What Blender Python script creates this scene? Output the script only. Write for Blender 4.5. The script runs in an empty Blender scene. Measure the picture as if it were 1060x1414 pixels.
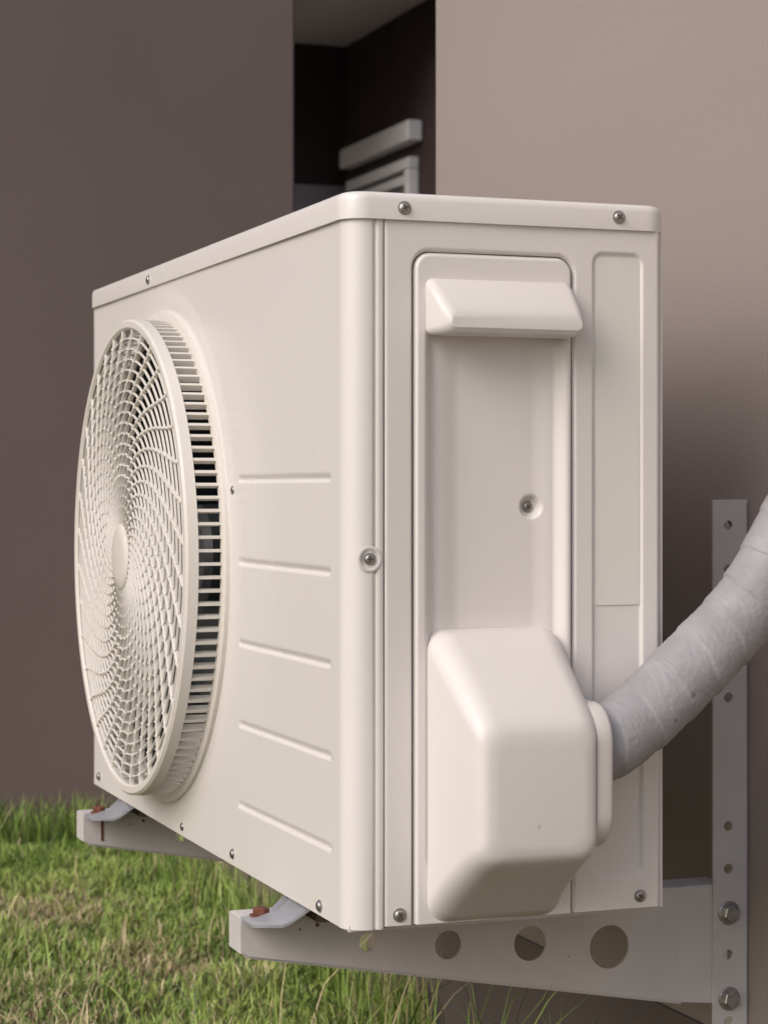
import bpy, bmesh, math, random
import numpy as np
from mathutils import Vector, noise
random.seed(3); rng=np.random.default_rng(5)
S=bpy.context.scene
pi=math.pi
# ------------------------------------------------------------ helpers
def empty(name):
    e=bpy.data.objects.new(name,None); S.collection.objects.link(e); e.empty_display_size=.1; return e
def mobj(name,verts,faces,mat,parent=None,smooth=False,auto=None):
    me=bpy.data.meshes.new(name); me.from_pydata([tuple(v) for v in verts],[],[tuple(f) for f in faces]); me.update()
    bm=bmesh.new(); bm.from_mesh(me); bmesh.ops.recalc_face_normals(bm,faces=bm.faces)
    if auto is not None:
        for f in bm.faces: f.smooth=True
        for e in bm.edges:
            if len(e.link_faces)==2 and e.calc_face_angle(0)>math.radians(auto): e.smooth=False
    bm.to_mesh(me); bm.free()
    if smooth:
        me.polygons.foreach_set('use_smooth',[True]*len(me.polygons))
    o=bpy.data.objects.new(name,me); S.collection.objects.link(o)
    if mat: me.materials.append(mat)
    if parent: o.parent=parent
    return o
def box(name,x0,x1,y0,y1,z0,z1,mat,parent=None,bevel=0):
    v=[(x,y,z) for x in(x0,x1) for y in(y0,y1) for z in(z0,z1)]
    f=[(0,1,3,2),(4,6,7,5),(0,4,5,1),(2,3,7,6),(0,2,6,4),(1,5,7,3)]
    o=mobj(name,v,f,mat,parent)
    if bevel:
        m=o.modifiers.new('b','BEVEL'); m.width=bevel; m.segments=3
        for p in o.data.polygons:p.use_smooth=True
        m.harden_normals=True
    return o
def rrect(a0,a1,b0,b1,r,n=8):
    pts=[]
    for (cx,cy,s) in((a1-r,b1-r,0),(a0+r,b1-r,1),(a0+r,b0+r,2),(a1-r,b0+r,3)):
        for i in range(n+1):
            t=(s+i/n)*pi/2; pts.append((cx+r*math.cos(t),cy+r*math.sin(t)))
    return pts
def loft(name,rings,mat,parent=None,cap0=True,cap1=True,auto=35):
    n=len(rings[0]); v=[p for r in rings for p in r]; f=[]
    for k in range(len(rings)-1):
        for i in range(n):
            j=(i+1)%n; f.append((k*n+i,k*n+j,(k+1)*n+j,(k+1)*n+i))
    if cap0:f.append(tuple(range(n)))
    if cap1:f.append(tuple(range((len(rings)-1)*n,len(rings)*n)))
    return mobj(name,v,f,mat,parent,auto=auto)
def plate(name,outer,holes,thick,mat,parent,origin,axis):
    """flat plate with round holes; outer in (a,b); axis 'x': a->y,b->z ; axis 'y': a->x,b->z"""
    cu=bpy.data.curves.new(name,'CURVE'); cu.dimensions='2D'; cu.fill_mode='BOTH'; cu.extrude=thick/2
    def sp(pts):
        s=cu.splines.new('POLY'); s.points.add(len(pts)-1)
        for i,p in enumerate(pts): s.points[i].co=(p[0],p[1],0,1)
        s.use_cyclic_u=True
    sp(outer)
    for (a,b,r) in holes:
        sp([(a+r*math.cos(t*pi/16),b+r*math.sin(t*pi/16)) for t in range(32)])
    t=bpy.data.objects.new('t',cu); S.collection.objects.link(t)
    bpy.context.view_layer.update()
    me=bpy.data.meshes.new_from_object(t.evaluated_get(bpy.context.evaluated_depsgraph_get()))
    bpy.data.objects.remove(t)
    for v in me.vertices:
        a,b,c=v.co
        v.co=(origin+c,a,b) if axis=='x' else (a,origin+c,b)
    bm=bmesh.new(); bm.from_mesh(me); bmesh.ops.remove_doubles(bm,verts=bm.verts,dist=1e-6); bmesh.ops.recalc_face_normals(bm,faces=bm.faces); bm.to_mesh(me); bm.free()
    for p in me.polygons:p.use_smooth=False
    me.materials.clear(); me.materials.append(mat)
    o=bpy.data.objects.new(name,me); S.collection.objects.link(o); o.parent=parent
    return o
def sstep(x): 
    x=np.clip(x,0,1); return x*x*(3-2*x)
def sd_rr(A,B,a0,a1,b0,b1,r):
    qa=np.abs(A-(a0+a1)/2)-((a1-a0)/2-r); qb=np.abs(B-(b0+b1)/2)-((b1-b0)/2-r)
    return np.hypot(np.maximum(qa,0),np.maximum(qb,0))+np.minimum(np.maximum(qa,qb),0)-r
# ------------------------------------------------------------ materials
def mat(name,col,rough=.5,var=.0,vscale=6,bump=0,bscale=200,metal=0,col2=None,spec=.5,stretch=None,speck=None,coat=0,rv=.07):
    m=bpy.data.materials.new(name); m.use_nodes=True; nt=m.node_tree; b=nt.nodes['Principled BSDF']
    b.inputs['Roughness'].default_value=rough; b.inputs['Metallic'].default_value=metal
    b.inputs['Specular IOR Level'].default_value=spec; b.inputs['Coat Weight'].default_value=coat
    c=(*col,1); b.inputs['Base Color'].default_value=c
    tc=nt.nodes.new('ShaderNodeTexCoord'); src=tc.outputs['Object']
    if stretch:
        mp=nt.nodes.new('ShaderNodeMapping'); mp.inputs['Scale'].default_value=stretch; nt.links.new(src,mp.inputs[0]); src=mp.outputs[0]
    out=None
    if var or col2:
        n=nt.nodes.new('ShaderNodeTexNoise'); n.inputs['Scale'].default_value=vscale; n.inputs['Detail'].default_value=3
        nt.links.new(src,n.inputs['Vector'])
        mr=nt.nodes.new('ShaderNodeMapRange'); mr.inputs[1].default_value=.3; mr.inputs[2].default_value=.7
        nt.links.new(n.outputs['Fac'],mr.inputs[0])
        mx=nt.nodes.new('ShaderNodeMix'); mx.data_type='RGBA'
        mx.inputs[6].default_value=c; mx.inputs[7].default_value=(*(col2 or [k*(1-var) for k in col]),1)
        nt.links.new(mr.outputs[0],mx.inputs[0]); out=mx.outputs[2]
        r=nt.nodes.new('ShaderNodeMapRange'); r.inputs[3].default_value=rough-rv; r.inputs[4].default_value=rough+rv
        nt.links.new(n.outputs['Fac'],r.inputs[0]); nt.links.new(r.outputs[0],b.inputs['Roughness'])
    if speck:
        n2=nt.nodes.new('ShaderNodeTexNoise'); n2.inputs['Scale'].default_value=speck[1]; n2.inputs['Detail'].default_value=5
        nt.links.new(tc.outputs['Object'],n2.inputs['Vector'])
        cr=nt.nodes.new('ShaderNodeMapRange'); cr.inputs[1].default_value=speck[2]; cr.inputs[2].default_value=speck[2]+.05
        nt.links.new(n2.outputs['Fac'],cr.inputs[0])
        m2=nt.nodes.new('ShaderNodeMix'); m2.data_type='RGBA'; m2.inputs[7].default_value=(*speck[0],1)
        if out: nt.links.new(out,m2.inputs[6])
        else: m2.inputs[6].default_value=c
        nt.links.new(cr.outputs[0],m2.inputs[0]); out=m2.outputs[2]
    if out: nt.links.new(out,b.inputs['Base Color'])
    if bump:
        n3=nt.nodes.new('ShaderNodeTexNoise'); n3.inputs['Scale'].default_value=bscale; n3.inputs['Detail'].default_value=4
        nt.links.new(src,n3.inputs['Vector'])
        bp=nt.nodes.new('ShaderNodeBump'); bp.inputs['Strength'].default_value=bump; bp.inputs['Distance'].default_value=.002
        nt.links.new(n3.outputs['Fac'],bp.inputs['Height']); nt.links.new(bp.outputs[0],b.inputs['Normal'])
    return m
M_body=mat('cream_enamel',(.76,.718,.70),.27,vscale=3,col2=(.745,.712,.672),bump=.02,bscale=18,speck=((.40,.33,.26),95,.80),rv=.03)
M_plas=mat('cream_plastic',(.735,.693,.675),.40,vscale=6,col2=(.715,.673,.65),bump=.03,bscale=300,speck=((.35,.29,.23),110,.75),rv=.03)
M_gril=mat('grille_plastic',(.74,.70,.65),.4,vscale=9,col2=(.69,.65,.59))
M_lab=mat('label_paper',(.76,.745,.69),.5,vscale=20,col2=(.75,.735,.68))
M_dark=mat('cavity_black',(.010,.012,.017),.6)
M_seam=mat('seam_dark',(.08,.06,.045),.8)
M_blade=mat('fan_plastic',(.04,.045,.05),.45)
M_steel=mat('zinc_steel',(.50,.49,.48),.35,vscale=80,col2=(.30,.29,.28),metal=.85)
M_rust=mat('rust',(.22,.07,.035),.85,vscale=120,col2=(.09,.035,.02),bump=.4,bscale=300)
M_brk=mat('bracket_paint',(.64,.60,.59),.40,vscale=14,col2=(.56,.525,.515),speck=((.16,.08,.05),45,.71),bump=.05,bscale=120)
M_foot=mat('galvanised_foot',(.55,.56,.60),.38,vscale=30,col2=(.42,.43,.47),metal=.4)
M_hose=mat('hose_wrap',(.36,.35,.37),.6,vscale=26,col2=(.285,.275,.29),bump=.4,bscale=140,speck=((.18,.16,.16),60,.70),stretch=(1,1.4,1.4))
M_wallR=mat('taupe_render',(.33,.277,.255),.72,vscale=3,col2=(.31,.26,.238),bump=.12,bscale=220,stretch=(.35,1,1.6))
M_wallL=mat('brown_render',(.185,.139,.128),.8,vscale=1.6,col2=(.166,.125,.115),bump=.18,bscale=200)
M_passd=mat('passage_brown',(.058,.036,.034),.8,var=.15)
M_base_band=mat('dark_base_brown',(.15,.118,.110),.8,vscale=5,col2=(.12,.095,.088),bump=.2,bscale=90)
M_ceil=mat('soffit_paint',(.82,.73,.69),.8,var=.05)
M_white=mat('white_trim',(.82,.79,.77),.5,var=.05)
M_glass=mat('window_louvre',(.20,.19,.20),.3,var=.1)
M_soil=mat('turf_soil',(.075,.085,.03),.95,vscale=7,col2=(.14,.11,.06),bump=1,bscale=60)

# ------------------------------------------------------------ camera
GZ=.72
cam=bpy.data.cameras.new('camera'); co=bpy.data.objects.new('camera',cam); S.collection.objects.link(co)
co.location=(1.6384,-.5747,GZ); co.rotation_euler=(pi/2,0,math.radians(69.7))
cam.sensor_fit='VERTICAL'; cam.sensor_height=36; cam.lens=75.44; cam.shift_y=-.0226
cam.clip_start=.05; cam.clip_end=500
cam.dof.use_dof=True; cam.dof.focus_distance=1.9; cam.dof.aperture_fstop=14
S.camera=co
# ------------------------------------------------------------ AIR CONDITIONER
AC=empty('air_conditioner_outdoor_unit')
W=.943; D=.288; ZB=.3614; ZT=.941
CR=.020
FX,FZ,FR=-.595,.648,.256     # fan centre / radius
def hfield(name,A,B,H,build,mask,m):
    na,nb=len(A),len(B)
    AA,BB=np.meshgrid(A,B,indexing='ij')
    h=H(AA,BB)
    verts=build(AA,BB,h).reshape(-1,3)
    idx=np.arange(na*nb).reshape(na,nb)
    q=np.stack([idx[:-1,:-1],idx[1:,:-1],idx[1:,1:],idx[:-1,1:]],-1).reshape(-1,4)
    if mask is not None:
        ca=(AA[:-1,:-1]+AA[1:,1:])/2; cb=(BB[:-1,:-1]+BB[1:,1:])/2
        q=q[mask(ca,cb).reshape(-1)]
    return mobj(name,verts.tolist(),q.tolist(),m,AC,smooth=True)
# front panel
A=np.linspace(-W+.012,-CR,300); B=np.linspace(ZB,ZT,480)
def Hf(X,Z):
    h=np.zeros_like(X)
    for zc in(.728,.650,.5735,.497,.421):
        inx=sstep((X+.3105)/.004)*sstep((-.0425-X)/.004)
        d=Z-zc
        h+= -inx*.0026*np.where(d<0,sstep((d+.0026)/.0026),sstep((.006-d)/.006))
    r=np.hypot(X-FX,Z-FZ)
    h+=.0014*sstep((.288-r)/.020)
    h+=.0009*np.sin(X*7+Z*5)*np.sin(Z*9+.5)
    return h
hfield('front_panel',A,B,Hf,lambda a,b,h:np.stack([a,-h,b],-1),lambda a,b:np.hypot(a-FX,b-FZ)>.2445,M_body)
# corner wrap piece (front-right) and left wrap
def wrap(name,pts,z0,z1,th=.0):
    rings=[[ (p[0],p[1],z) for p in pts] for z in (z0,z0+.004,z1)]
    n=len(pts); v=[p for r in rings for p in r]; f=[]
    for k in range(len(rings)-1):
        for i in range(n-1): f.append((k*n+i,k*n+i+1,(k+1)*n+i+1,(k+1)*n+i))
    return mobj(name,v,f,M_body,AC,auto=50)
pts=[(-CR,0)]+[(-CR+CR*math.sin(t),CR-CR*math.cos(t)) for t in np.linspace(0.05,pi/2,14)]
pts+=[(0,.0212),(-.0005,.0222),(-.0016,.0230),(-.0016,.0245),(-.0005,.0253),(0,.0262),(0,.0303),(-.0006,.0311),(-.004,.0313)]
wrap('corner_panel',pts,ZB,ZT)
pts=[(-W+.012,0)]+[(-W+.012-.012*math.sin(t),.012-.012*math.cos(t)) for t in np.linspace(.05,pi/2,8)]+[(-W,D)]
wrap('far_end_panel',pts,ZB,ZT)
# side panel height field
A=np.linspace(.0321,D-.004,250); B=np.linspace(ZB+.002,ZT,420)
def Hs(Y,Z):
    h=np.zeros_like(Y)
    h-=.0012*np.exp(-((Y-.0320)/.0010)**2)
    s=sd_rr(Y,Z,.0575,.2005,.30,.9145,.014)
    h-=.0050*np.exp(-(s/.0014)**2)           # joint around removable cover
    h+=.0012*sstep(-s/.003)
    s=sd_rr(Y,Z,.066,.1955,.40,.885,.016)
    h-=.0085*sstep(-s/.011)
    s=sd_rr(Y,Z,.082,.186,.40,.862,.03)
    h-=.0030*sstep(-s/.02)
    s=sd_rr(Y,Z,.2185,.2665,.389,.9205,.010)
    h-=.0024*sstep(-s/.0026)
    # dimple for screw
    r=np.hypot(Y-.1661,Z-.705); h-=.006*sstep((.0105-r)/.004)
    # rolled rear edge
    h-=.006*sstep((Y-(D-.010))/.008)**2
    # faint oil canning
    h+=.0004*np.sin(Y*40+1)*np.sin(Z*11)
    return h
hfield('side_panel',A,B,Hs,lambda a,b,h:np.stack([h,a,b],-1),None,M_body)
# dark gap line in the joint of the removable cover
o_=[(p[0],p[1]) for p in rrect(.0572,.2008,.30,.9148,.0143,8)]; i_=[(p[0],p[1]) for p in rrect(.0579,.2001,.30,.9141,.0136,8)]
vv=[(-.0036,a,max(b,ZB+.003)) for a,b in o_]+[(-.0036,a,max(b,ZB+.003)) for a,b in i_]; n_=len(o_)
mobj('cover_joint',vv,[(i,i+1,n_+i+1,n_+i) for i in range(n_-1) if vv[i][2]>ZB+.004 or vv[i+1][2]>ZB+.004]+[(n_-1,0,n_,2*n_-1)],M_seam,AC)
# rest of the cabinet
box('rear_panel',-W+.001,-.006,D-.003,D,ZB,ZT,M_body,AC)
box('base_pan',-W+.004,-.007,.004,D-.004,ZB-.002,ZB+.003,M_brk,AC)
box('inner_partition',-.062,-.026,.006,D-.006,ZB+.004,ZT,M_seam,AC)
box('side_seam',-.011,-.0022,.0305,.0345,ZB+.001,ZT,M_seam,AC)
# label
box('label',-.0023,-.0018,.2225,.2640,.6215,.9155,M_lab,AC)
# lid
rings=[]
for z,i in((.9395,.004),(.9395,0),(.955,0),(.9585,.0008),(.9608,.0026),(.962,.006),(.9623,.012)):
    rings.append([(p[0],p[1],z) for p in rrect(-W-.003+i,.003-i,-.003+i,D+.003-i,max(CR+.002-i,.004),10)])
loft('lid',rings,M_body,AC,auto=40)
# screws
def screw(name,c,ax,r=.0052,m=M_steel,par=AC):
    v=[];f=[]; n=20
    prof=[(1.25,.0),(1.25,.10),(1.0,.12),(.97,.35),(.8,.52),(.5,.60)]
    for (a,h) in prof:
        for i in range(n):
            t=2*pi*i/n; v.append((a*r*math.cos(t),a*r*math.sin(t),h*r))
    for k in range(len(prof)-1):
        for i in range(n):
            j=(i+1)%n; f.append((k*n+i,k*n+j,(k+1)*n+j,(k+1)*n+i))
    f.append(tuple(range((len(prof)-1)*n,len(prof)*n)))
    def tr(p):
        a,b,h=p
        return (c[0]+h,c[1]+a,c[2]+b) if ax=='x' else (c[0]+a,c[1]-h,c[2]+b)
    mobj(name,[tr(p) for p in v],f,m,par,auto=40)
    ang=random.uniform(0,pi/2); v2=[];f2=[]
    for q in(0,pi/2):
        ca,sa=math.cos(ang+q),math.sin(ang+q)
        L,w=.6*r,.14*r; h=.62*r if q==0 else .635*r; b=len(v2)
        for (x,y) in((-L,-w),(L,-w),(L,w),(-L,w)): v2.append((x*ca-y*sa,x*sa+y*ca,h))
        f2.append((b,b+1,b+2,b+3))
    mobj(name+'_slot',[tr(p) for p in v2],f2,M_seam,par)
for i,(y,z,x) in enumerate([(.048,.949,.003),(.242,.950,.003),(.045,.372,0),(.2635,.3735,0)]): screw('side_screw_%d'%i,(x,y,z),'x',.0046)
screw('cover_screw',(-.0162,.1661,.705),'x',.0042,M_steel)
def boss(name,c,r,m):
    rings=[]
    for (a,h) in((1.5,.0002),(1.35,.0007),(1.15,.0007),(.95,-.001),(.7,-.0016)):
        rings.append([(c[0]+h,c[1]+a*r*math.cos(2*pi*i/28),c[2]+a*r*math.sin(2*pi*i/28)) for i in range(28)])
    loft(name,rings,m,AC,cap0=False,auto=60)
boss('corner_boss',(.0003,.0188,.663),.0072,M_body); screw('corner_screw',(.0000,.0188,.663),'x',.0040)
for i,(x,z,y) in enumerate([(-.647,.948,-.003),(-.3267,.7186,0),(-.903,.374,0),(-.513,.371,0),(-.330,.372,0),(-.0714,.3695,0)]): screw('front_screw_%d'%i,(x,y,z),'y',.0043)
# carry handle hood
def xr(x,y0,y1,z0,z1,r,n=8): return [(x,p[0],p[1]) for p in rrect(y0,y1,z0,z1,r,n)]
loft('handle_hood',[xr(-.012,.0675,.1975,.848,.893,.006),xr(.002,.0675,.1975,.846,.8925,.006),xr(.008,.068,.1975,.8455,.889,.007),
  xr(.022,.072,.197,.846,.8735,.008),xr(.028,.0755,.1965,.8475,.866,.008),xr(.0305,.079,.195,.851,.861,.0045)],M_plas,AC,auto=30)
# valve cover
def cover_r(x,y0,y1,z0,z1,r): return [(x,p[0],p[1]) for p in rrect(y0,y1,z0,z1,r,12)]
cr=[cover_r(-.010,.069,.189,.363,.604,.016),cover_r(.001,.069,.189,.3635,.6025,.018),cover_r(.010,.0697,.1885,.371,.600,.021),cover_r(.028,.0715,.1878,.385,.585,.022),
 cover_r(.050,.0745,.187,.401,.566,.021),cover_r(.066,.0765,.1862,.412,.552,.020),cover_r(.075,.0785,.1852,.418,.543,.018),cover_r(.081,.081,.183,.4225,.5365,.016),
 cover_r(.0845,.0845,.1805,.426,.531,.015),cover_r(.0862,.0885,.177,.430,.5255,.015),cover_r(.087,.096,.170,.437,.516,.012)]
loft('valve_cover',cr,M_plas,AC,auto=80)
def yr(y,x0,x1,z0,z1,r): return [(p[0],y,p[1]) for p in rrect(x0,x1,z0,z1,r,10)]
loft('hose_collar',[yr(.184,.004,.081,.428,.546,.030),yr(.1955,.004,.081,.428,.546,.030),yr(.1985,.0055,.0795,.4295,.5445,.029),yr(.1995,.009,.076,.433,.541,.027)],M_plas,AC,auto=50)
# --- fan cavity
def ring_band(name,prof,m,n=160,par=AC):
    v=[];f=[]; k=len(prof)
    for i in range(n):
        t=2*pi*i/n
        for (r,y) in prof: v.append((FX+r*math.cos(t),y,FZ+r*math.sin(t)))
    for i in range(n):
        j=(i+1)%n
        for a in range(k-1): f.append((i*k+a,j*k+a,j*k+a+1,i*k+a+1))
    return mobj(name,v,f,m,par,auto=35)
ring_band('fan_flange',[(.2435,.006),(.2435,-.0050),(.2460,-.0068),(.2580,-.0068),(.2605,-.0055),(.2612,-.0010)],M_gril)
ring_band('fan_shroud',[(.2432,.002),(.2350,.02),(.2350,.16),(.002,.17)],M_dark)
ring_band('grille_rim',[(.2405,-.0300),(.2405,-.0400),(.2430,-.0425),(.2490,-.0425),(.2515,-.0400),(.2520,-.0300),(.2405,-.0300)],M_gril)
# barrel fins
v=[];f=[]
NF=122
for i in range(NF):
    t=2*pi*i/NF; ct,st=math.cos(t),math.sin(t); b=len(v)
    for r in(.2435,.2512):
        for w in(-.0015,.0015):
            for y in(-.0060,-.0320):
                v.append((FX+r*ct-w*st,y,FZ+r*st+w*ct))
    f+=[tuple(b+k for k in q) for q in((0,1,3,2),(4,6,7,5),(0,4,5,1),(2,3,7,6),(0,2,6,4),(1,5,7,3))]
mobj('barrel_fins',v,f,M_gril,AC)
# grille rings
RG=.2415
def dome(r): return -.0385-.0055*(1-(r/RG)**2)
v=[];f=[]
NR=18
for k in range(NR):
    r=.042+(RG-.010-.042)*k/(NR-1); n=128; y=dome(r); b=len(v); w=.0010
    for i in range(n):
        t=2*pi*i/n; ct,st=math.cos(t),math.sin(t)
        for (dr,dy) in((-w,-.0006),(-w*.4,-.0013),(w*.4,-.0013),(w,-.0006),(w,.0010),(-w,.0010)): v.append((FX+(r+dr)*ct,y+dy,FZ+(r+dr)*st))
    for i in range(n):
        j=(i+1)%n
        for a in range(6): f.append((b+i*6+a,b+j*6+a,b+j*6+(a+1)%6,b+i*6+(a+1)%6))
mobj('grille_rings',v,f,M_gril,AC,auto=50)
# curved ribs, each with small studs where it crosses a ring
v=[];f=[]
NS=36; seg=52
def thr(u): return -1.50*(1-(1-u)**1.5)
def rib(u,s):
    r=.030+(RG+.0005-.030)*u; th=2*pi*s/NS+thr(u); return r,FX+r*math.cos(th),FZ+r*math.sin(th)
for s in range(NS):
    b=len(v)
    for i in range(seg+1):
        u=i/seg; r,x,z=rib(u,s); r2,x2,z2=rib(u-.001,s)
        dx,dz=x-x2,z-z2; L=math.hypot(dx,dz); nx,nz=-dz/L,dx/L
        w=.0008+.0010*u; y=dome(r)
        for (s1,dy) in((-1,-.0015),(-.5,-.0024),(.5,-.0024),(1,-.0015),(1,.0022),(-1,.0022)): v.append((x+s1*w*nx,y+dy,z+s1*w*nz))
    for i in range(seg):
        for a in range(6): f.append((b+i*6+a,b+(i+1)*6+a,b+(i+1)*6+(a+1)%6,b+i*6+(a+1)%6))
    for k in range(4,NR):
        rr_=.042+(RG-.010-.042)*k/(NR-1); u=(rr_-.030)/(RG+.0005-.030); r,x,z=rib(u,s); y=dome(r); b=len(v); q=.0021
        for (a_,c_,dy) in((-q,-q,-.0012),(q,-q,-.0012),(q,q,-.0012),(-q,q,-.0012),(0,0,-.0042)): v.append((x+a_,y+dy,z+c_))
        f+=[(b,b+1,b+4),(b+1,b+2,b+4),(b+2,b+3,b+4),(b+3,b,b+4)]
mobj('grille_ribs',v,f,M_gril,AC,auto=50)
ring_band('grille_hub',[(.0345,-.038),(.0345,-.0465),(.032,-.0485),(.022,-.0498),(.0001,-.0500)],M_gril,60)
# fan blades
v=[];f=[]
for k in range(3):
    b=len(v); n=14; t0=2*pi*k/3+.4
    for i in range(n+1):
        for j in range(9):
            u=i/n; r=.05+.17*j/8; th=t0+u*1.45+.35*(j/8)
            v.append((FX+r*math.cos(th),.045+.055*(u)-.01*math.sin(u*pi),FZ+r*math.sin(th)))
    for i in range(n):
        for j in range(8): f.append((b+i*9+j,b+(i+1)*9+j,b+(i+1)*9+j+1,b+i*9+j+1))
mobj('fan_blades',v,f,M_blade,AC,smooth=True)
ring_band('fan_hub',[(.055,.11),(.055,.04),(.048,.032),(.0001,.030)],M_blade,48)

# feet
AT=.341
for i,xc in enumerate((-.165,-.805)):
    sec=[(-.036,AT+.0008),(-.012,AT+.0012),(-.004,AT+.004),(.012,ZB-.004),(.03,ZB-.0025),(.285,ZB-.0025),(.30,AT+.002),(.322,AT+.001)]
    rings=[]
    for (y,z) in sec:
        w=.030 if y<0 else .036
        if y<-.03: w=.019
        L=[(xc-w,y,z),(xc-w*.5,y,z+.0),(xc,y,z+(.006 if -.02<y<.02 else .0)),(xc+w*.5,y,z),(xc+w,y,z)]
        rings.append(L+[(p[0],p[1],p[2]-.0025) for p in L[::-1]])
    loft('foot_%d'%i,rings,M_foot,AC,auto=40)
    by=-.020; bx=xc-.008
    rg=[]
    for (r,z) in((.0105,AT+.002),(.0105,AT+.0042),(.0075,AT+.0042),(.0075,AT+.0095),(.005,AT+.0105)):
        rg.append([(bx+r*math.cos(2*pi*q/6),by+r*math.sin(2*pi*q/6),z) for q in range(6)])
    loft('foot_bolt_%d'%i,rg,M_rust,AC,auto=20)
    box('foot_pad_%d'%i,xc-.03,xc+.03,.02,.27,AT+.001,ZB-.0055,M_seam,AC)

# ------------------------------------------------------------ wall brackets
WY=.470
def bracket(x0):
    P=empty('wall_bracket')
    arm=[(-.035,AT),(.448,AT),(.448,AT-.1145),(.40,AT-.1095),(-.030,AT-.0335),(-.035,AT-.030)]
    holes=[(.3229,.2898,.0205),(.2417,.299,.0163),(.160,.3037,.0132),(.0818,.312,.0085)]
    plate('arm_web',arm,holes,.003,M_brk,P,x0,'x')
    box('arm_top_flange',x0-.038,x0+.0016,-.0352,.448,AT-.003,AT+.0004,M_brk,P,.0012)
    v=[(x0-.0015,-.030,AT-.0335),(x0-.0015,.40,AT-.1095),(x0-.022,.40,AT-.1095),(x0-.022,-.030,AT-.0335)]
    v+=[(a,b,c-.0025) for a,b,c in v]
    mobj('arm_lower_flange',v,[(0,1,2,3),(4,5,6,7),(0,1,5,4),(1,2,6,5),(2,3,7,6),(3,0,4,7)],M_brk,P)
    box('arm_end_lip',x0-.036,x0+.0012,-.0368,-.0352,AT-.031,AT,M_brk,P)
    bar=[(.4312,.19),(.4670,.19),(.4670,.7096),(.4312,.7096)]
    hb=[(.4475,z,.0048) for z in(.685,.643,.520,.397,.356,.274,.21)]
    plate('upright_web',bar,hb,.003,M_brk,P,x0+.0035,'x')
    plate('upright_flange',[(x0-.036,.19),(x0+.0018,.19),(x0+.0018,.7096),(x0-.036,.7096)],[(x0-.02,z,.0045) for z in(.685,.643,.520,.397)],.003,M_brk,P,WY-.0017,'y')
    for k,z in enumerate((.314,.232)):
        c=(x0+.0052,.4475,z)
        rg=[[(c[0]+h,c[1]+r*math.cos(2*pi*q/24),c[2]+r*math.sin(2*pi*q/24)) for q in range(24)] for (r,h) in((.0112,0),(.0112,.0016),(.0106,.002))]
        loft('washer_%d'%k,rg,M_steel,P,auto=30)
        rg=[[(c[0]+h,c[1]+r*math.cos(2*pi*q/6+.3),c[2]+r*math.sin(2*pi*q/6+.3)) for q in range(6)] for (r,h) in((.0086,.002),(.0086,.0072),(.0074,.0082))]
        loft('bolt_head_%d'%k,rg,M_steel,P,auto=20)
    for k,z in enumerate((.690,.640,.50,.43)):
        screw('anchor_%d'%k,(x0-.02,WY-.0034,z),'y',.006,M_rust,P)
    for k,(y,z,r) in enumerate(((.034,AT-.010,.0018),(.018,AT-.013,.0009))):
        rg=[[(x0+.0016+h,y+r*(1+.3*math.sin(q*2.3))*math.cos(2*pi*q/10),z+r*(1+.3*math.cos(q*1.7))*math.sin(2*pi*q/10)) for q in range(10)] for h in(0,.0003)]
        loft('rust_spot_%d'%k,rg,M_rust,P)
    return P
bracket(-.180); bracket(-.8216)
o=box('rust_run',-.8198,-.8192,-.0165,-.0135,AT-.031,AT-.002,M_rust); o.parent=bpy.data.objects['wall_bracket.001']

# ------------------------------------------------------------ hose
ctrl=[(.040,.150,.490),(.040,.2076,.508),(.040,.2420,.529),(.040,.2746,.5565),(.040,.309,.586),(.040,.340,.616),(.040,.3660,.650),(.038,.400,.705),(.034,.440,.752),(.030,.490,.790)]
def cat(P,t):
    i=min(int(t),len(P)-2); u=t-i
    p=[Vector(P[max(0,min(len(P)-1,i+k))]) for k in(-1,0,1,2)]
    return .5*((2*p[1])+(-p[0]+p[2])*u+(2*p[0]-5*p[1]+4*p[2]-p[3])*u*u+(-p[0]+3*p[1]-3*p[2]+p[3])*u**3)
v=[];f=[];NL=520;NC=80
path=[cat(ctrl,(len(ctrl)-1)*i/NL*.9999) for i in range(NL+1)]
s=0
for i,p in enumerate(path):
    t=(path[min(i+1,NL)]-path[max(i-1,0)]).normalized()
    if i: s+=(p-path[i-1]).length
    a=Vector((1,0,0)); a=(a-t*a.dot(t)).normalized(); b=t.cross(a)
    for j in range(NC):
        th=2*pi*j/NC
        wob=.16*noise.noise(Vector((s*30,math.cos(th),math.sin(th))))
        ph=(s/.034+j/NC+wob)%1.0
        r=.0300+.0014*(1-ph)*min(1,ph*16)+.0010*noise.noise(Vector((s*14,math.cos(th)*.7,math.sin(th)*.7)))
        cz=noise.noise(Vector((s*330+5*noise.noise(Vector((s*30,math.cos(th)*2,math.sin(th)*2))),math.cos(th)*1.2,math.sin(th)*1.2)))
        r+=.0007*(.5-abs(cz)*2)*(.4+.9*abs(noise.noise(Vector((s*25,math.cos(th)*2,3)))))
        v.append(p+(a*math.cos(th)+b*math.sin(th))*r)
for i in range(NL):
    for j in range(NC):
        k=(j+1)%NC; f.append((i*NC+j,i*NC+k,(i+1)*NC+k,(i+1)*NC+j))
mobj('insulated_refrigerant_hose',v,f,M_hose,None,smooth=True)

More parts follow.
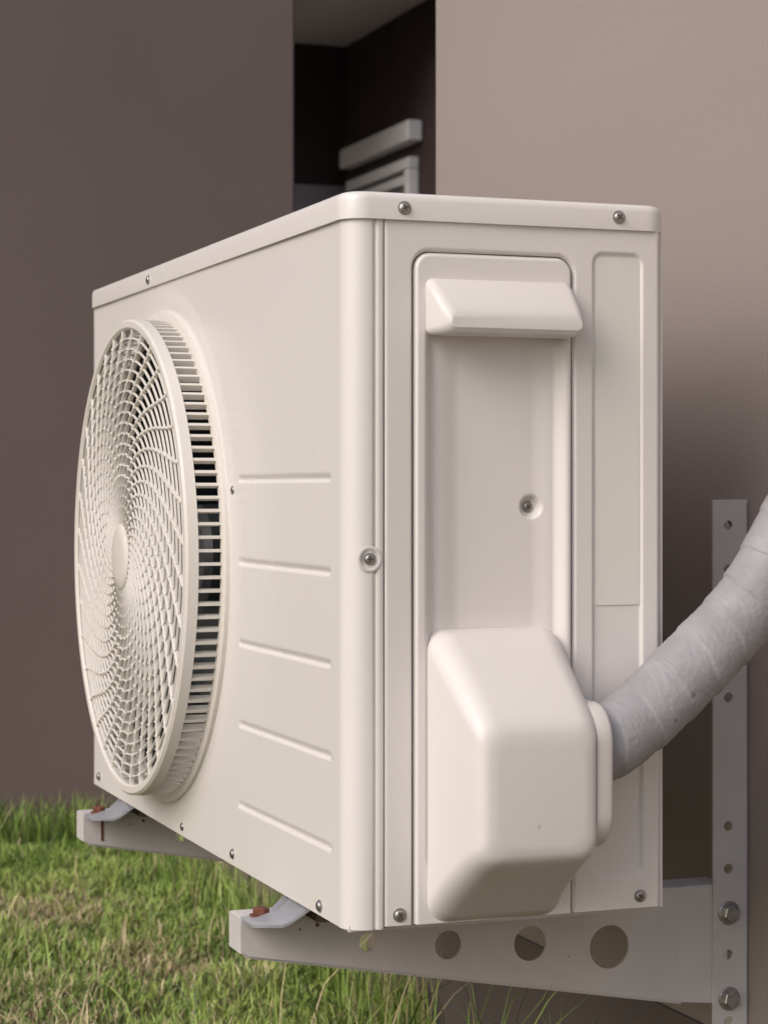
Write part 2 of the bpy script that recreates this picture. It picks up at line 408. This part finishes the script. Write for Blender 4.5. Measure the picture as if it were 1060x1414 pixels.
# ------------------------------------------------------------ buildings
def wallbox(name,x0,x1,y0,y1,z0,z1,m,b=.006,par=None): return box(name,x0,x1,y0,y1,z0,z1,m,par,b)
HW=empty('house_wall')
wallbox('wall_body',-.994,7,WY,WY+1.2,-.1,3.4,M_wallR,par=HW)
box('dark_base_band',-.996,7,WY-.004,WY-.0005,-.1,.185,M_base_band,HW)  # thin darker brown strip along the foot of the wall
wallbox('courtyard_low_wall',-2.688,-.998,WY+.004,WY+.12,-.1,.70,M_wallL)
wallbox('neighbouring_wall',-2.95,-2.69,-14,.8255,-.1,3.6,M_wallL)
H=empty('covered_passage')
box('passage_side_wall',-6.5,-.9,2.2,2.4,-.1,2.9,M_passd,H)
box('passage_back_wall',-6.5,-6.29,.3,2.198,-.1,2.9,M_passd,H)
box('passage_ceiling',-6.288,-5.1,.3,2.198,2.45,2.6,M_ceil,H)
box('window_lintel',-6.20,-5.46,2.14,2.198,1.955,2.03,M_white,H,.008)
box('window_head',-6.18,-5.50,2.16,2.198,1.865,1.905,M_white,H,.004)
box('window_jamb',-5.55,-5.50,2.16,2.198,.9,1.863,M_white,H,.004)
box('window_pane',-6.18,-5.552,2.18,2.197,.9,1.863,M_glass,H)
for k in range(8): box('louvre_%d'%k,-6.18,-5.555,2.165,2.178,1.845-.07*k-.03,1.845-.07*k,M_white,H)
box('back_window',-6.288,-6.27,1.3,2.19,.9,1.90,mat('grey_pane',(.36,.32,.35),.5),H)
box('passage_floor',-6.288,-2.952,.84,2.197,-.05,.02,mat('paving',(.33,.30,.28),.85,var=.2,vscale=3),H)
# ------------------------------------------------------------ ground + grass
mobj('ground',[(-150,-150,0),(150,-150,0),(150,150,0),(-150,150,0)],[(0,1,2,3)],M_soil)
mg=bpy.data.materials.new('grass_blade'); mg.use_nodes=True; nt=mg.node_tree; b=nt.nodes['Principled BSDF']
at=nt.nodes.new('ShaderNodeAttribute'); at.attribute_name='col'; nt.links.new(at.outputs['Color'],b.inputs['Base Color'])
b.inputs['Roughness'].default_value=.5; b.inputs['Specular IOR Level'].default_value=.4
def fbm(x,y,s):
    return (np.sin(x*s+1.3*np.sin(y*s*.9+.5))+np.sin(y*s*1.17+1.7*np.sin(x*s*.6+2))+.6*np.sin((x+y)*s*2.1+1)+.5*np.sin((x-1.3*y)*s*3.3))/3.1
def blades(n,x0,x1,y0,y1,hmin,hmax,lean):
    x=rng.uniform(x0,x1,n); y=rng.uniform(y0,y1,n)
    return x,y,rng.uniform(hmin,hmax,n)**1,rng.uniform(0,2*pi,n),rng.uniform(.1,1,n)*lean
sets=[blades(140000,-2.69,-.8,-1.1,.465,.012,.034,1.3),blades(12000,-.8,1.2,-1.1,.465,.02,.05,.9),blades(12000,-2.69,1.2,-3.5,-1.1,.03,.06,.9),
      blades(4500,-2.69,-2.60,-1.5,.4,.05,.13,.6),blades(1600,-2.6,-.95,.40,.465,.05,.12,.7),blades(1500,-2.69,-.9,-1.1,.465,.04,.08,.9),blades(110,-1.05,-.35,.25,.46,.12,.24,.9)]
X,Y,Hh,T,Ln=[np.concatenate([s[k] for s in sets]) for k in range(5)]
pn=fbm(X,Y,6); pn2=fbm(X+5,Y-3,21)
near=np.clip((X+2.45)/1.0,0,1)     # lawn is drier away from the wall foot
blobs=np.zeros_like(X)
for (bx,by,br_) in((-1.70,-.18,.12),(-1.25,-.42,.10),(-1.12,-.08,.15),(-1.95,.15,.11),(-1.50,.22,.09)):
    blobs+=np.exp(-(((X-bx)**2*.5+(Y-by)**2)/br_**2))
dryf=np.clip(.04+.07*near+.60*blobs+.22*near*np.maximum(-pn,0)+.22*pn2*near,.02,.8)
keep=(rng.random(len(X))<(.85+.4*pn2-.3*np.minimum(blobs,1)))|(Hh>.07)
X,Y,Hh,T,Ln,pn,pn2,near,blobs,dryf=[a[keep] for a in(X,Y,Hh,T,Ln,pn,pn2,near,blobs,dryf)]
Hh=Hh*(1+(.6*pn2-.35*np.minimum(blobs,1))*(Hh<.07))
N=len(X); wd=rng.uniform(.0007,.0016,N)
levels=[0,.4,.75,1]
V=np.zeros((N,7,3)); 
dx,dy=np.cos(T),np.sin(T); tw=T+rng.uniform(.6,2.4,N); px,py=np.cos(tw),np.sin(tw)
k=0
for li,u in enumerate(levels):
    off=Ln*Hh*u**1.8; zz=Hh*u*(1-.35*Ln*u)
    w=wd*(1-.5*u) if li<3 else wd*0
    for sgn in((-1,1) if li<3 else (0,)):
        V[:,k,0]=X+dx*off+sgn*w*px; V[:,k,1]=Y+dy*off+sgn*w*py; V[:,k,2]=zz; k+=1
V[:,:,0]=np.maximum(V[:,:,0],-2.686); V[:,:,1]=np.minimum(V[:,:,1],.4645)
base=(np.arange(N)*7)[:,None]
quads=np.concatenate([base+np.array([[0,1,3,2]]),base+np.array([[2,3,5,4]])],0); tris=base+np.array([[4,5,6]])
me=bpy.data.meshes.new('lawn_grass'); nv=N*7
me.vertices.add(nv); me.vertices.foreach_set('co',V.reshape(-1))
nl=quads.size+tris.size; me.loops.add(nl); me.loops.foreach_set('vertex_index',np.concatenate([quads.reshape(-1),tris.reshape(-1)]).astype(np.int32))
npoly=len(quads)+len(tris); me.polygons.add(npoly)
ls=np.concatenate([np.arange(len(quads))*4,len(quads)*4+np.arange(len(tris))*3]).astype(np.int32)
me.polygons.foreach_set('loop_start',ls); me.update(calc_edges=True); me.validate()
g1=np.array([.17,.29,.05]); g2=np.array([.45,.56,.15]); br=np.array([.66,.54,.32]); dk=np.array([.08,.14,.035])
mixv=np.clip(.5+.6*pn+rng.normal(0,.28,N),0,1)[:,None]
C=g1*(1-mixv)+g2*mixv
dry=(rng.random(N)<dryf)[:,None]; C=np.where(dry,br*rng.uniform(.5,1.15,(N,1)),C)
dkgreen=(rng.random(N)<.18)[:,None]; C=np.where(dkgreen&~dry,dk,C)  # random share of the non-dry blades gets a darker green
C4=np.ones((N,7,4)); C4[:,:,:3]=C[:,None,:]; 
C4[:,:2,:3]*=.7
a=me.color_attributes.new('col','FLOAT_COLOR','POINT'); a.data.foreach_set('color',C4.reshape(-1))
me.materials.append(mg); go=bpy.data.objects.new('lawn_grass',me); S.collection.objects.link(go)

# ------------------------------------------------------------ light
el=math.radians(37); az=Vector((.40,-.90)).normalized()
sv=Vector((az.x*math.cos(el),az.y*math.cos(el),math.sin(el)))
L=bpy.data.lights.new('sun','SUN'); L.energy=1.45; L.angle=math.radians(42); L.color=(1,.975,.96)
lo=bpy.data.objects.new('sun',L); S.collection.objects.link(lo); lo.rotation_euler=sv.to_track_quat('Z','Y').to_euler()
w=bpy.data.worlds.new('World'); S.world=w; w.use_nodes=True; nt=w.node_tree
sk=nt.nodes.new('ShaderNodeTexSky'); sk.sky_type='NISHITA'; sk.sun_disc=False; sk.sun_elevation=el; sk.sun_rotation=math.atan2(sv.x,sv.y)
sk.air_density=1; sk.dust_density=3
nt.links.new(sk.outputs[0],nt.nodes['Background'].inputs[0]); nt.nodes['Background'].inputs[1].default_value=.15
S.view_settings.view_transform='Standard'; S.view_settings.look='None'; S.view_settings.exposure=0
